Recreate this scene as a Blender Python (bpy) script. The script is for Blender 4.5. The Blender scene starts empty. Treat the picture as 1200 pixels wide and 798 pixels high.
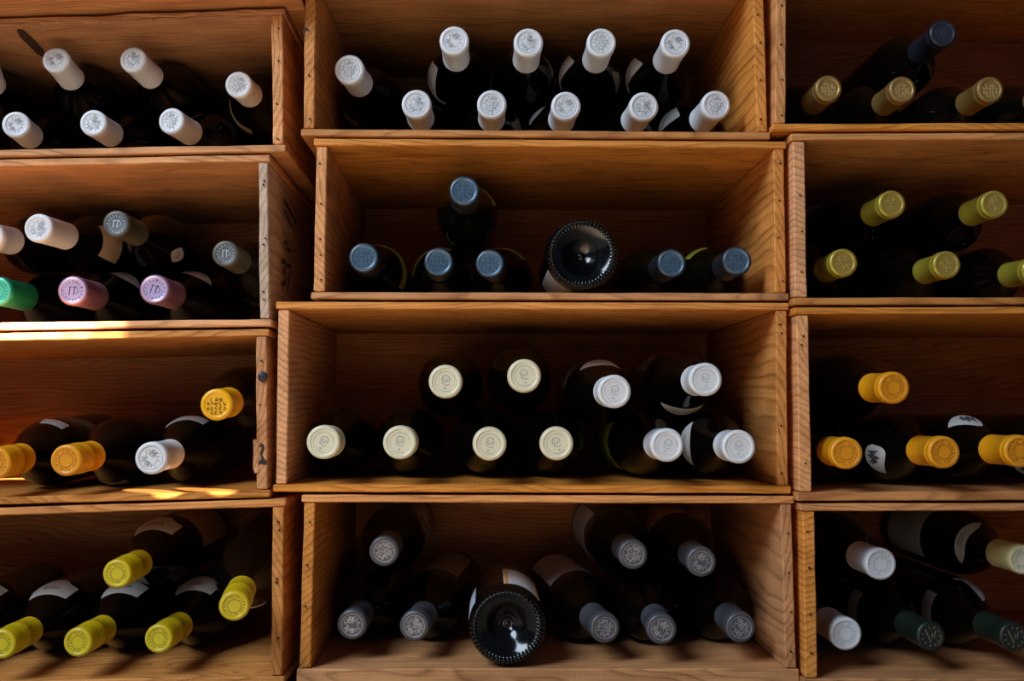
import bpy, bmesh, math, random
from mathutils import Vector, Matrix, noise

# ---------------------------------------------------------------- camera, world, lights, exposure
sc = bpy.context.scene
COL = sc.collection
F = 1166.0                      # focal length in pixels of the 1200 x 798 frame
EYE = Vector((0.0, -1.05, 0.301))
TH = math.atan(79.0 / F)        # pitch up
PS = math.atan(30.0 / F * math.cos(TH))   # yaw to the right
RIGHT = Vector((math.cos(PS), -math.sin(PS), 0))
FWD = Vector((math.sin(PS) * math.cos(TH), math.cos(PS) * math.cos(TH), math.sin(TH)))
UP = RIGHT.cross(FWD)
cam_d = bpy.data.cameras.new('camera')
cam = bpy.data.objects.new('camera', cam_d)
COL.objects.link(cam)
m = Matrix((RIGHT, UP, -FWD)).transposed().to_4x4()
m.translation = EYE
cam.matrix_world = m
cam_d.sensor_width = 36
cam_d.lens = F * 36 / 1200
cam_d.clip_start = 0.02
sc.camera = cam

world = bpy.data.worlds.new('room_ambience')
sc.world = world
world.use_nodes = True
bg = world.node_tree.nodes['Background']
bg.inputs[0].default_value = (0.45, 0.64, 1.0, 1)
bg.inputs[1].default_value = 0.085


def look(o, tgt):
    d = Vector(tgt) - o.location
    o.rotation_euler = d.to_track_quat('-Z', 'Y').to_euler()


def light(name, kind, loc, tgt, power, color, **kw):
    d = bpy.data.lights.new(name, kind)
    d.energy = power
    d.color = color
    for k, v in kw.items():
        setattr(d, k, v)
    o = bpy.data.objects.new(name, d)
    o.location = loc
    look(o, tgt)
    COL.objects.link(o)
    return o


light('window_daylight', 'AREA', (-1.35, -1.35, 1.75), (0.0, 0.0, 0.35), 54, (0.71, 0.85, 1.0),
      shape='RECTANGLE', size=0.9, size_y=1.2)
# sun through the window falling on the floor in front of the crates
light('sun_on_floor', 'SPOT', (-2.2, -3.2, 2.6), (-0.30, -0.92, 0.0), 4700, (1.0, 0.88, 0.70),
      spot_size=math.radians(14), spot_blend=0.25, shadow_soft_size=0.04)
# sun let through in a thin streak along the edge between the second and third left crates
for x_, e_ in ((-0.535, 260), (-0.503, 260), (-0.471, 260), (-0.439, 200), (-0.405, 75)):
    light('sun_streak', 'SPOT', (0.6, -3.0, 1.9), (x_, 0.0, 0.3835 - (x_ + 0.5) * 0.02), e_ * 34, (1.0, 0.9, 0.76),
          spot_size=math.radians(0.78), spot_blend=0.8, shadow_soft_size=0.004)
# two slivers of sun raking along the floor of the third left crate
for x_, z_ in ((-0.346, 0.2165), (-0.288, 0.2185)):
    light('sun_sliver', 'SPOT', (1.0, -1.2, z_ + 0.55), (x_, 0.018, z_), 1300, (1.0, 0.9, 0.72),
          spot_size=math.radians(0.42), spot_blend=0.3, shadow_soft_size=0.002)

sc.view_settings.view_transform = 'Standard'
sc.view_settings.look = 'None'
sc.view_settings.gamma = 1
sc.view_settings.use_curve_mapping = False
sc.view_settings.exposure = 0.0
sc.cycles.use_denoising = True
sc.cycles.max_bounces = 8
sc.cycles.diffuse_bounces = 5
sc.cycles.caustics_reflective = False
sc.cycles.caustics_refractive = False
sc.cycles.sample_clamp_indirect = 4


# ---------------------------------------------------------------- helpers
def ray(u, v):
    return (RIGHT * (u - 600) + UP * (399 - v) + FWD * F).normalized()


def at_depth(u, v, d):
    """Point seen at photo position (u, v) lying d metres in front of the eye along world Y."""
    r = ray(u, v)
    return EYE + r * (d / r.y)


def link(name, bm, mats, parent=None, smooth=False):
    me = bpy.data.meshes.new(name)
    bm.normal_update()
    bm.to_mesh(me)
    bm.free()
    for mt in (mats if isinstance(mats, (list, tuple)) else [mats]):
        me.materials.append(mt)
    if smooth:
        for p in me.polygons:
            p.use_smooth = True
    o = bpy.data.objects.new(name, me)
    COL.objects.link(o)
    if parent is not None:
        o.parent = parent
    return o


def empty(name, loc):
    o = bpy.data.objects.new(name, None)
    o.empty_display_size = 0.03
    o.location = loc
    COL.objects.link(o)
    return o


def tag(o, label, cat, group=None):
    o['label'] = label
    o['category'] = cat
    if group:
        o['group'] = group


# ---------------------------------------------------------------- materials
def nt(name):
    mt = bpy.data.materials.new(name)
    mt.use_nodes = True
    t = mt.node_tree
    b = t.nodes['Principled BSDF']

    def N(kind, **kw):
        n = t.nodes.new(kind)
        for k, v in kw.items():
            if k.startswith('i_'):
                key = k[2:]
                n.inputs[int(key) if key.isdigit() else key].default_value = v
            else:
                setattr(n, k, v)
        return n
    return mt, t, b, N


def M(N, t, op, a, b=None, c=None):
    n = N('ShaderNodeMath', operation=op)
    for i, x in enumerate((a, b, c)):
        if x is None:
            continue
        if isinstance(x, (int, float)):
            n.inputs[i].default_value = x
        else:
            t.links.new(x, n.inputs[i])
    return n.outputs[0]


def wood(name, axis, light_c, dark_c, ring=0.0048, val=1.0, sat=1.0, saw=0.0, bend=0.075):
    """Rough-sawn pine: growth rings around an axis along the grain, so edges show rings and faces streaks."""
    mt, t, b, N = nt(name)
    L = t.links.new
    tc = N('ShaderNodeTexCoord')
    oi = N('ShaderNodeObjectInfo')
    sep = N('ShaderNodeSeparateXYZ')
    L(tc.outputs['Object'], sep.inputs[0])
    X, Y, Z = sep.outputs
    g, a, c = {'X': (X, Y, Z), 'Y': (Y, Z, X), 'Z': (Z, X, Y)}[axis]
    rnd = oi.outputs['Random']
    r2 = M(N, t, 'FRACT', M(N, t, 'MULTIPLY', rnd, 37.7))
    r3 = M(N, t, 'FRACT', M(N, t, 'MULTIPLY', rnd, 91.3))
    off = M(N, t, 'MULTIPLY', rnd, 23.0)
    # low frequency warp along the grain
    cw = N('ShaderNodeCombineXYZ')
    L(M(N, t, 'ADD', M(N, t, 'MULTIPLY', g, 2.2), off), cw.inputs[0])
    L(M(N, t, 'MULTIPLY', a, 9.0), cw.inputs[1])
    L(M(N, t, 'MULTIPLY', c, 9.0), cw.inputs[2])
    wn = N('ShaderNodeTexNoise', i_Scale=1.6, i_Detail=2.0)
    L(cw.outputs[0], wn.inputs['Vector'])
    warp = M(N, t, 'MULTIPLY', M(N, t, 'SUBTRACT', wn.outputs['Fac'], 0.5), bend)
    a0 = M(N, t, 'ADD', a, M(N, t, 'ADD', M(N, t, 'MULTIPLY', r2, 0.5), -0.33))
    c0 = M(N, t, 'ADD', c, M(N, t, 'ADD', M(N, t, 'MULTIPLY', r3, 0.16), 0.03))
    rad = M(N, t, 'SQRT', M(N, t, 'ADD', M(N, t, 'MULTIPLY', a0, a0), M(N, t, 'MULTIPLY', c0, c0)))
    rad = M(N, t, 'ADD', rad, warp)
    ph = M(N, t, 'FRACT', M(N, t, 'DIVIDE', rad, ring))
    # early wood to late wood saw-tooth, softened
    late = N('ShaderNodeValToRGB')
    e = late.color_ramp.elements
    e[0].position = 0.0; e[0].color = (0, 0, 0, 1)
    e[1].position = 1.0; e[1].color = (0.1, 0.1, 0.1, 1)
    x = late.color_ramp.elements.new(0.55); x.color = (0.25, 0.25, 0.25, 1)
    x = late.color_ramp.elements.new(0.82); x.color = (1, 1, 1, 1)
    L(ph, late.inputs[0])
    # fine fibres
    cf = N('ShaderNodeCombineXYZ')
    L(M(N, t, 'ADD', M(N, t, 'MULTIPLY', g, 9.0), off), cf.inputs[0])
    L(M(N, t, 'MULTIPLY', a, 420.0), cf.inputs[1])
    L(M(N, t, 'MULTIPLY', c, 420.0), cf.inputs[2])
    fn = N('ShaderNodeTexNoise', i_Scale=1.0, i_Detail=3.0)
    L(cf.outputs[0], fn.inputs['Vector'])
    # broad tone patches and dirt
    bn = N('ShaderNodeTexNoise', i_Scale=5.0, i_Detail=4.0)
    L(cw.outputs[0], bn.inputs['Vector'])
    dn = N('ShaderNodeTexNoise', i_Scale=22.0, i_Detail=6.0, i_Roughness=0.65)
    L(tc.outputs['Object'], dn.inputs['Vector'])
    fac = M(N, t, 'ADD', M(N, t, 'MULTIPLY', late.outputs[0], 0.5),
            M(N, t, 'ADD', M(N, t, 'MULTIPLY', M(N, t, 'SUBTRACT', fn.outputs['Fac'], 0.5), 0.8),
              M(N, t, 'MULTIPLY', M(N, t, 'SUBTRACT', bn.outputs['Fac'], 0.38), 1.1)))
    fac = M(N, t, 'ADD', fac, M(N, t, 'MULTIPLY', M(N, t, 'SUBTRACT', dn.outputs['Fac'], 0.5), 0.5))
    if saw:
        sw = N('ShaderNodeTexNoise', i_Scale=1.0, i_Detail=1.0)
        cs = N('ShaderNodeCombineXYZ')
        L(M(N, t, 'MULTIPLY', g, 330.0), cs.inputs[0])
        L(M(N, t, 'MULTIPLY', a, 6.0), cs.inputs[1])
        L(M(N, t, 'MULTIPLY', c, 6.0), cs.inputs[2])
        L(cs.outputs[0], sw.inputs['Vector'])
        fac = M(N, t, 'ADD', fac, M(N, t, 'MULTIPLY', M(N, t, 'SUBTRACT', sw.outputs['Fac'], 0.5), saw))
    cl = N('ShaderNodeClamp')
    L(fac, cl.inputs[0])
    mix = N('ShaderNodeMix', data_type='RGBA')
    L(cl.outputs[0], mix.inputs[0])
    mix.inputs[6].default_value = (*light_c, 1)
    mix.inputs[7].default_value = (*dark_c, 1)
    hs = N('ShaderNodeHueSaturation')
    L(mix.outputs[2], hs.inputs['Color'])
    L(M(N, t, 'MULTIPLY', M(N, t, 'ADD', M(N, t, 'MULTIPLY', r3, 0.35), 0.82), val), hs.inputs['Value'])
    L(M(N, t, 'MULTIPLY', M(N, t, 'ADD', M(N, t, 'MULTIPLY', r2, 0.2), 0.9), sat), hs.inputs['Saturation'])
    L(hs.outputs[0], b.inputs['Base Color'])
    b.inputs['Roughness'].default_value = 0.62
    b.inputs['Specular IOR Level'].default_value = 0.3
    bp = N('ShaderNodeBump', i_Strength=0.35, i_Distance=0.0012)
    L(M(N, t, 'ADD', M(N, t, 'MULTIPLY', fn.outputs['Fac'], 0.7), M(N, t, 'MULTIPLY', late.outputs[0], 0.5)), bp.inputs['Height'])
    L(bp.outputs[0], b.inputs['Normal'])
    return mt


LIGHT_PINE, DARK_PINE = (0.74, 0.325, 0.108), (0.25, 0.078, 0.017)
wood_x = wood('pine_along', 'X', LIGHT_PINE, DARK_PINE, saw=0.18)
wood_y = wood('pine_end_board', 'Y', LIGHT_PINE, DARK_PINE, ring=0.0062, saw=0.22, bend=0.026)
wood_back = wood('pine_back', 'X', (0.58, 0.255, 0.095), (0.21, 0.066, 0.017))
wood_grey = wood('pine_weathered_end', 'Y', (0.66, 0.42, 0.25), (0.28, 0.15, 0.08), ring=0.006, sat=0.8, bend=0.03)


def plain(name, col, rough=0.4, metal=0.0, spec=0.5, var=0.06, scale=60.0, coat=0.0, bump=0.0):
    mt, t, b, N = nt(name)
    tc = N('ShaderNodeTexCoord')
    n = N('ShaderNodeTexNoise', i_Scale=scale, i_Detail=4.0)
    t.links.new(tc.outputs['Object'], n.inputs['Vector'])
    mp = N('ShaderNodeMapRange')
    mp.inputs[3].default_value = 1 - var
    mp.inputs[4].default_value = 1 + var
    t.links.new(n.outputs['Fac'], mp.inputs[0])
    hs = N('ShaderNodeHueSaturation')
    hs.inputs['Color'].default_value = (*col, 1)
    t.links.new(mp.outputs[0], hs.inputs['Value'])
    t.links.new(hs.outputs[0], b.inputs['Base Color'])
    b.inputs['Roughness'].default_value = rough
    b.inputs['Metallic'].default_value = metal
    b.inputs['Specular IOR Level'].default_value = spec
    b.inputs['Coat Weight'].default_value = coat
    if bump:
        bp = N('ShaderNodeBump', i_Strength=bump, i_Distance=0.0006)
        t.links.new(n.outputs['Fac'], bp.inputs['Height'])
        t.links.new(bp.outputs[0], b.inputs['Normal'])
    return mt


glass_brown = plain('dark_wine_glass', (0.003, 0.002, 0.0014), 0.10, var=0.2, spec=0.28)
glass_green = plain('dark_green_wine_glass', (0.003, 0.0048, 0.0018), 0.08, var=0.2)
glass_black = plain('black_wine_glass', (0.002, 0.002, 0.0025), 0.13, var=0.1)
paper = plain('label_paper', (0.60, 0.58, 0.55), 0.7, bump=0.1)
paper_cream = plain('cream_label_paper', (0.62, 0.50, 0.36), 0.7)
paper_tan = plain('tan_label_paper', (0.50, 0.36, 0.15), 0.7)
paper_lime = plain('lime_label_paper', (0.55, 0.66, 0.07), 0.6)
paper_blue = plain('pale_blue_label_paper', (0.50, 0.56, 0.66), 0.7)
ink = plain('label_ink', (0.05, 0.06, 0.08), 0.7)
ink_soft = plain('grey_label_ink', (0.22, 0.23, 0.26), 0.7)
ink_orange = plain('orange_label_border', (0.75, 0.30, 0.03), 0.6)
nail_m = plain('rusty_nail', (0.012, 0.008, 0.006), 0.6)
plug_m = plain('dark_blue_plug', (0.010, 0.014, 0.03), 0.45)
stain_m = plain('wine_stain', (0.07, 0.018, 0.022), 0.7, var=0.3)
splint_m = wood('splintered_pine', 'X', (0.55, 0.26, 0.11), (0.12, 0.045, 0.015), ring=0.002)
stencil_m = plain('stencil_ink', (0.012, 0.008, 0.006), 0.7)

# capsule finishes: (side, disc, emblem)
CAPM = {}


def finish(key, side, disc, emb):
    CAPM[key] = (side, disc, emb)


wht = plain('white_capsule', (0.70, 0.72, 0.76), 0.38)
wht_e = plain('white_embossing_shade', (0.36, 0.38, 0.42), 0.45)  # white embossing painted grey, its relief shading put into the colour
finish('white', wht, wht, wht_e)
crm = plain('cream_capsule', (0.68, 0.62, 0.42), 0.35)
crm_d = plain('cream_disc', (0.72, 0.68, 0.50), 0.35)
finish('cream', crm, crm_d, plain('grey_violet_print', (0.26, 0.26, 0.34), 0.5))
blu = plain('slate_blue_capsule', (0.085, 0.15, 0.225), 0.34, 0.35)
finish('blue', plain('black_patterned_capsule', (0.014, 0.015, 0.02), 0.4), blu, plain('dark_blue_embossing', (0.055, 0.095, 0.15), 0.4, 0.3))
pew = plain('pewter_capsule', (0.085, 0.088, 0.10), 0.42, 0.25)
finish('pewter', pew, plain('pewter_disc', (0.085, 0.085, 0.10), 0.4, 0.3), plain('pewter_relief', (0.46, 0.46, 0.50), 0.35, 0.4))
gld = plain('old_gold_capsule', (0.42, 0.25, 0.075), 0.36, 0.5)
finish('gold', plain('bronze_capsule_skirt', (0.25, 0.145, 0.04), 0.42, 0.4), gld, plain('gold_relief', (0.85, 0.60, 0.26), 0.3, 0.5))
olv = plain('olive_gold_capsule', (0.40, 0.33, 0.035), 0.36, 0.3)
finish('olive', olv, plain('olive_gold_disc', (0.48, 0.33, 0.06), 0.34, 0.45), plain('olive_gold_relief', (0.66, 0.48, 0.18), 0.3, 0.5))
orn = plain('orange_capsule', (0.80, 0.33, 0.008), 0.36)
finish('orange', orn, plain('orange_disc', (0.74, 0.28, 0.008), 0.36), plain('brown_print', (0.22, 0.075, 0.008), 0.5))
ylo = plain('bright_orange_yellow_capsule', (0.90, 0.44, 0.006), 0.36)
finish('amber', ylo, ylo, plain('black_print', (0.06, 0.03, 0.01), 0.5))
yel = plain('yellow_capsule', (0.56, 0.40, 0.006), 0.36)
finish('yellow', yel, plain('yellow_disc', (0.62, 0.48, 0.010), 0.36), plain('olive_print', (0.20, 0.16, 0.02), 0.5))
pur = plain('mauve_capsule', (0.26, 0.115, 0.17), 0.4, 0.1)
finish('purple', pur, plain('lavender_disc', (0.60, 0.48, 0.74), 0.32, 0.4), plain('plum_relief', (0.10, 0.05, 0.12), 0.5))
slv = plain('olive_grey_capsule', (0.075, 0.066, 0.035), 0.42, 0.1)
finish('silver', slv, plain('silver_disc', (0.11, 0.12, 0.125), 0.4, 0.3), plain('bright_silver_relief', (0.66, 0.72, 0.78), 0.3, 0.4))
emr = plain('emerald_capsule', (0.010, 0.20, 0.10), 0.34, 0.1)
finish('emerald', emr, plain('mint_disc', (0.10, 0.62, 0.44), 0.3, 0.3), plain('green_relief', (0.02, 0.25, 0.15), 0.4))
blk = plain('navy_black_capsule', (0.010, 0.012, 0.02), 0.35)
finish('black', blk, plain('navy_black_disc', (0.022, 0.026, 0.04), 0.3), plain('black_relief', (0.05, 0.055, 0.08), 0.35))
dgr = plain('bottle_green_capsule', (0.007, 0.014, 0.009), 0.42)
finish('green', dgr, plain('bottle_green_disc', (0.012, 0.016, 0.012), 0.4), plain('tan_print', (0.24, 0.18, 0.11), 0.45))
finish('straw', plain('straw_capsule', (0.56, 0.47, 0.20), 0.4), crm_d, plain('straw_print', (0.3, 0.24, 0.1), 0.5))

# ---------------------------------------------------------------- setting: floor and the wall behind the crates
mt, t, b, N = nt('worn_stone_floor')
tc = N('ShaderNodeTexCoord')
br = N('ShaderNodeTexBrick', i_Scale=1.0)
br.offset = 0.0
br.inputs['Color1'].default_value = (0.46, 0.36, 0.25, 1)
br.inputs['Color2'].default_value = (0.40, 0.31, 0.21, 1)
br.inputs['Mortar'].default_value = (0.18, 0.14, 0.11, 1)
br.inputs['Brick Width'].default_value = 0.3
br.inputs['Row Height'].default_value = 0.3
br.inputs['Mortar Size'].default_value = 0.004
t.links.new(tc.outputs['Object'], br.inputs['Vector'])
t.links.new(br.outputs[0], b.inputs['Base Color'])
b.inputs['Roughness'].default_value = 0.6


def slab(name, x0, x1, y0, y1, z0, z1, mat):
    bm = bmesh.new()
    bmesh.ops.create_cube(bm, size=1)
    for v in bm.verts:
        v.co = Vector(((x0 + x1) / 2 + v.co.x * (x1 - x0), (y0 + y1) / 2 + v.co.y * (y1 - y0), (z0 + z1) / 2 + v.co.z * (z1 - z0)))
    o = link(name, bm, mat)
    o['kind'] = 'structure'
    return o


slab('floor', -3.0, 3.0, -4.0, 0.6, -0.08, -0.002, mt)
plaster = plain('rough_plaster', (0.30, 0.24, 0.18), 0.85, var=0.12, scale=8, bump=0.5)
slab('wall_back', -3.0, 3.0, 0.40, 0.52, -0.002, 2.6, plaster)

# ---------------------------------------------------------------- crates
D0 = 1.05                       # the crate fronts stand this far from the eye
INNER = 1.385                   # inner face of every crate's back board
SIDE_T, PLANK_T = 0.0128, 0.0085


def board(c0, c1, c2, c3, y0, y1, nu, nv, seed, amp=0.0005, bev=0.0011):
    """Board with front outline c0 (u0,low) c1 (u1,low) c2 (u1,high) c3 (u0,high), running back from y0 to y1.
    nu cuts along the outline's first side, nv along depth; faces are slightly uneven, as sawn."""
    bm = bmesh.new()
    grid = {}
    for i in range(nu + 1):
        s = i / nu
        for j in range(nv + 1):
            w = j / nv
            for k in (0, 1):
                lo = c0.lerp(c1, s) if k == 0 else c3.lerp(c2, s)
                hi = c3.lerp(c2, s) if k == 0 else c0.lerp(c1, s)
                y = y0 + (y1 - y0) * w
                p = Vector((lo.x, y, lo.y))
                nrm = Vector((lo.x - hi.x, 0, lo.y - hi.y)).normalized()
                d = noise.noise(Vector((p.x * 14 + seed * 7.1, p.y * 5, p.z * 14 + k * 9)))
                d2 = noise.noise(Vector((p.x * 60 + seed * 3.3, p.y * 40, p.z * 60 + k * 5)))
                p -= nrm * amp * (0.9 + d + 0.45 * d2)
                if j == 0:
                    p.y += amp * 1.6 * (noise.noise(Vector((p.x * 25 + seed, p.z * 25, k * 3.0))) + 0.6)
                grid[i, j, k] = bm.verts.new(p)
    f = bm.faces.new
    for i in range(nu):
        for j in range(nv):
            f((grid[i, j, 0], grid[i + 1, j, 0], grid[i + 1, j + 1, 0], grid[i, j + 1, 0]))
            f((grid[i, j, 1], grid[i, j + 1, 1], grid[i + 1, j + 1, 1], grid[i + 1, j, 1]))
    for i in range(nu):
        f((grid[i, 0, 0], grid[i, 0, 1], grid[i + 1, 0, 1], grid[i + 1, 0, 0]))
        f((grid[i, nv, 0], grid[i + 1, nv, 0], grid[i + 1, nv, 1], grid[i, nv, 1]))
    for j in range(nv):
        f((grid[0, j, 0], grid[0, j + 1, 0], grid[0, j + 1, 1], grid[0, j, 1]))
        f((grid[nu, j, 0], grid[nu, j, 1], grid[nu, j + 1, 1], grid[nu, j + 1, 0]))
    bmesh.ops.recalc_face_normals(bm, faces=bm.faces)
    if bev:
        es = [e for e in bm.edges if e.calc_face_angle(0) > 0.9]
        bmesh.ops.bevel(bm, geom=es, offset=bev, segments=1, affect='EDGES')
    return bm


def shift(bm, off):
    bmesh.ops.translate(bm, verts=bm.verts, vec=-off)
    return bm


CR = {}
GAP = 0.0006


def make_crate(key, tl, tr, brc, bl, label, d=D0, side=SIDE_T, floor_t=PLANK_T, top_t=PLANK_T, mats=None, nails=(), rag=0.0005):
    mats = mats or (wood_y, wood_y)
    c = [at_depth(*p, d) for p in (tl, tr, brc, bl)]
    TL, TR, BR, BL = [Vector((p.x, p.z)) for p in c]
    # settle a hair inside the measured outline so stacked crates only touch
    TL = TL + Vector((GAP, -GAP)); TR = TR + Vector((-GAP, -GAP))
    BR = BR + Vector((-GAP, GAP)); BL = BL + Vector((GAP, GAP))
    yf = EYE.y + d
    yb = EYE.y + INNER
    root = empty('wine_crate', ((BL.x + BR.x) / 2, yf + 0.17, min(BL.y, BR.y)))
    tag(root, label, 'crate', 'stacked wooden wine crates')
    off = root.location
    seed = len(CR) * 3 + 1
    dn = lambda a, b, t: (b - a).normalized() * t
    bl_i, br_i = BL + dn(BL, TL, floor_t), BR + dn(BR, TR, floor_t)
    tl_i, tr_i = TL - dn(BL, TL, top_t), TR - dn(BR, TR, top_t)
    parts = {}
    ytot = yb + 0.009
    parts['bottom'] = link('bottom_board', shift(board(BL, BR, br_i, bl_i, yf, ytot, 60, 8, seed), off), wood_x, root)
    parts['top'] = link('top_board', shift(board(tl_i, tr_i, TR, TL, yf, ytot, 60 if rag < .001 else 150, 8, seed + 1, rag), off), wood_x, root)
    # end boards stand between top and bottom
    g = 0.0002
    ins = 0.002
    la, lb = bl_i + Vector((ins, g)), tl_i + Vector((ins, -g))
    ra, rb = br_i + Vector((-ins, g)), tr_i + Vector((-ins, -g))
    lw, rw = Vector((side, 0)), Vector((-side, 0))
    parts['left'] = link('end_board', shift(board(la, lb, lb + lw, la + lw, yf + 0.001, yb, 24, 10, seed + 2, 0.0007), off), mats[0], root)
    parts['right'] = link('end_board', shift(board(ra + rw, rb + rw, rb, ra, yf + 0.001, yb, 24, 10, seed + 3, 0.0007), off), mats[1], root)
    # the back: two planks with a fine seam
    bm_b, tm = la.lerp(lb, 0.52), ra.lerp(rb, 0.52)
    hl, hr = Vector((0.0, 0.00006)), Vector((0.0, -0.00006))
    for a0, a1, a2, a3 in ((la, ra, tm + hr, bm_b + hr), (bm_b + hl, tm + hl, rb, lb)):
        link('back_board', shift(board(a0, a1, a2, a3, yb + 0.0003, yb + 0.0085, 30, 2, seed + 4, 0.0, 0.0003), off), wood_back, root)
    # nail heads on the front edges of the end boards
    for which, fr, r in nails:
        p0, p1 = (la + lw * 0.5, lb + lw * 0.5) if which[0] == 'l' else (ra + rw * 0.5, rb + rw * 0.5)
        q = p0.lerp(p1, 1 - fr) + Vector((random.Random(seed + fr).uniform(-0.002, 0.002), 0))
        nb = bmesh.new()
        bmesh.ops.create_cone(nb, cap_ends=True, segments=10, radius1=r, radius2=r * 0.8, depth=0.003)
        bmesh.ops.rotate(nb, verts=nb.verts, matrix=Matrix.Rotation(math.radians(90), 3, 'X'))
        bmesh.ops.translate(nb, verts=nb.verts, vec=Vector((q.x, yf + 0.0012, q.y)) - off)
        link('nail', nb, nail_m, parts['left' if which[0] == 'l' else 'right'])
    CR[key] = dict(root=root, parts=parts, off=off, bl=bl_i, br=br_i, tl=tl_i, tr=tr_i, yf=yf, yb=yb, side=side + ins,
                   la=la, lb=lb, ra=ra, rb=rb)
    return CR[key]


def nl(side, *fr, r=0.0011):
    return [(side, f, r) for f in fr]


make_crate('L0', (-238, -195), (345, -212), (347, -13.5), (-240, 7.6),
           'pine wine crate at very top left, only its underside in view above the splintered board', d=1.01)
make_crate('L1', (-217, 27), (334, 6.5), (335.5, 178.5), (-215, 188.5),
           'pine wine crate of white-capped bottles with a splintered crack along its roof, top left', nails=nl('r', .11, .36, .69, .96), rag=.0016, top_t=.0085)
make_crate('L2', (-235, 190), (317, 179.8), (319, 383.2), (-232, 391),
           'pine wine crate of mixed mauve, silver and emerald capped bottles, second down at the left', mats=(wood_y, wood_grey), side=0.0112,
           nails=nl('r', .12, .145, .49, .53, .83, .88))
make_crate('L3', (-234, 393), (316, 384), (317, 584), (-235, 598.5),
           'pine wine crate with a dark plug and a chipped notch in its right end board', nails=nl('r', .16, .45, .72))
make_crate('L4', (-218, 600.8), (336, 583.5), (334, 803), (-218, 812),
           'pine wine crate of yellow-capped bottles at the bottom left', nails=nl('r', .09, .14, .43, .45, .78, r=0.0014))
make_crate('C1', (354, -40), (897.5, -38), (904, 164), (351.7, 160),
           'pine wine crate holding ten white-capped bottles, top of the middle stack', nails=nl('l', .66, .94) + nl('r', .25, .43, .67, .92))
make_crate('C2', (367, 160.8), (922.5, 164.6), (925.6, 353), (363.5, 351.6),
           'pine wine crate of slate-blue capped bottles, second down in the middle stack', nails=nl('l', .12, .4, .64, .75, .92) + nl('r', .1, .36, .62, .92))
make_crate('C3', (322.6, 352.2), (925.6, 353.6), (928, 579.5), (319, 577.5),
           'wide pine wine crate of cream and white capped bottles, third down in the middle stack', nails=nl('r', .08, .13, .66, .93))
make_crate('C4', (352.7, 578.8), (931.4, 580.4), (938, 801), (346.5, 801),
           'pine wine crate of pewter-capped bottles and one bottle base, bottom of the middle stack', floor_t=0.0145, nails=nl('l', .12, .38, .63) + nl('r', .18, .42, .66, .9))
DR = 1.04
make_crate('R1', (907, -95), (1460, -95), (1462, 152), (905, 154),
           'pine wine crate of gold-capped bottles under one black-capped bottle, top right', d=DR, nails=nl('l', .4, .6, .78, .96))
make_crate('R2', (926, 155.2), (1490, 153.2), (1490, 357), (929, 358.3),
           'pine wine crate of olive-gold capped bottles, second down at the right', d=DR, side=0.0142, nails=nl('l', .35, .58, .84))
make_crate('R3', (930, 358.9), (1500, 358), (1502, 586), (934, 588.5),
           'pine wine crate of orange-capped bottles with teardrop labels, third down at the right', d=DR, side=0.0142, floor_t=0.0098, nails=nl('l', .12, .17, .84))
make_crate('R4', (938, 589.2), (1510, 588), (1515, 806), (941, 806),
           'pine wine crate of white and dark green capped bottles, bottom right', d=DR, side=0.0136, nails=nl('l', .12, .34, .62, .85, r=0.0013))


# ---------------------------------------------------------------- wine bottles
def profile(kind, R, L):
    """Radius along the bottle from its base (0) to the top of the cork mouth (L)."""
    if kind == 'bordeaux':
        pts = [(0.0, R * .93), (.003, R * .985), (.008, R), (.185, R), (.195, R * .975), (.204, R * .90), (.212, R * .78), (.219, R * .64), (.226, R * .5), (.233, .0150), (.245, .0134), (L - .012, .0130), (L - .011, .0132), (L - .002, .0132), (L, .0125)]
    elif kind == 'sparkling':
        pts = [(0.0, R * .94), (.003, R * .985), (.008, R), (.15, R), (.172, R * .96), (.195, R * .83), (.215, R * .65), (.232, R * .5), (.25, .0165), (L - .012, .0142), (L - .002, .0146), (L, .0135)]
    else:
        pts = [(0.0, R * .93), (.003, R * .985), (.008, R), (.148, R), (.16, R * .985), (.172, R * .93), (.185, R * .83), (.199, R * .68), (.212, R * .54), (.224, R * .435), (.235, .0146), (.248, .0134), (L - .012, .0130), (L - .011, .0132), (L - .002, .0132), (L, .0125)]
    return pts


def rad_at(pts, s):
    for (s0, r0), (s1, r1) in zip(pts, pts[1:]):
        if s <= s1:
            return r0 + (r1 - r0) * (s - s0) / (s1 - s0)
    return pts[-1][1]


def lathe(bm, pts, n=48, mod=None):
    rings = []
    for idx, (s, r) in enumerate(pts):
        if r < 1e-6:
            rings.append([bm.verts.new((0, 0, s))])
            continue
        ring = []
        for i in range(n):
            a = 2 * math.pi * i / n
            rr, ss = (r, s) if mod is None else mod(idx, r, s, a)
            ring.append(bm.verts.new((rr * math.cos(a), rr * math.sin(a), ss)))
        rings.append(ring)
    for A, B in zip(rings, rings[1:]):
        if len(A) == 1 and len(B) == 1:
            continue
        for i in range(n):
            j = (i + 1) % n
            if len(A) == 1:
                bm.faces.new((A[0], B[j], B[i]))
            elif len(B) == 1:
                bm.faces.new((A[i], A[j], B[0]))
            else:
                bm.faces.new((A[i], A[j], B[j], B[i]))
    bmesh.ops.recalc_face_normals(bm, faces=bm.faces)
    return bm


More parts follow.
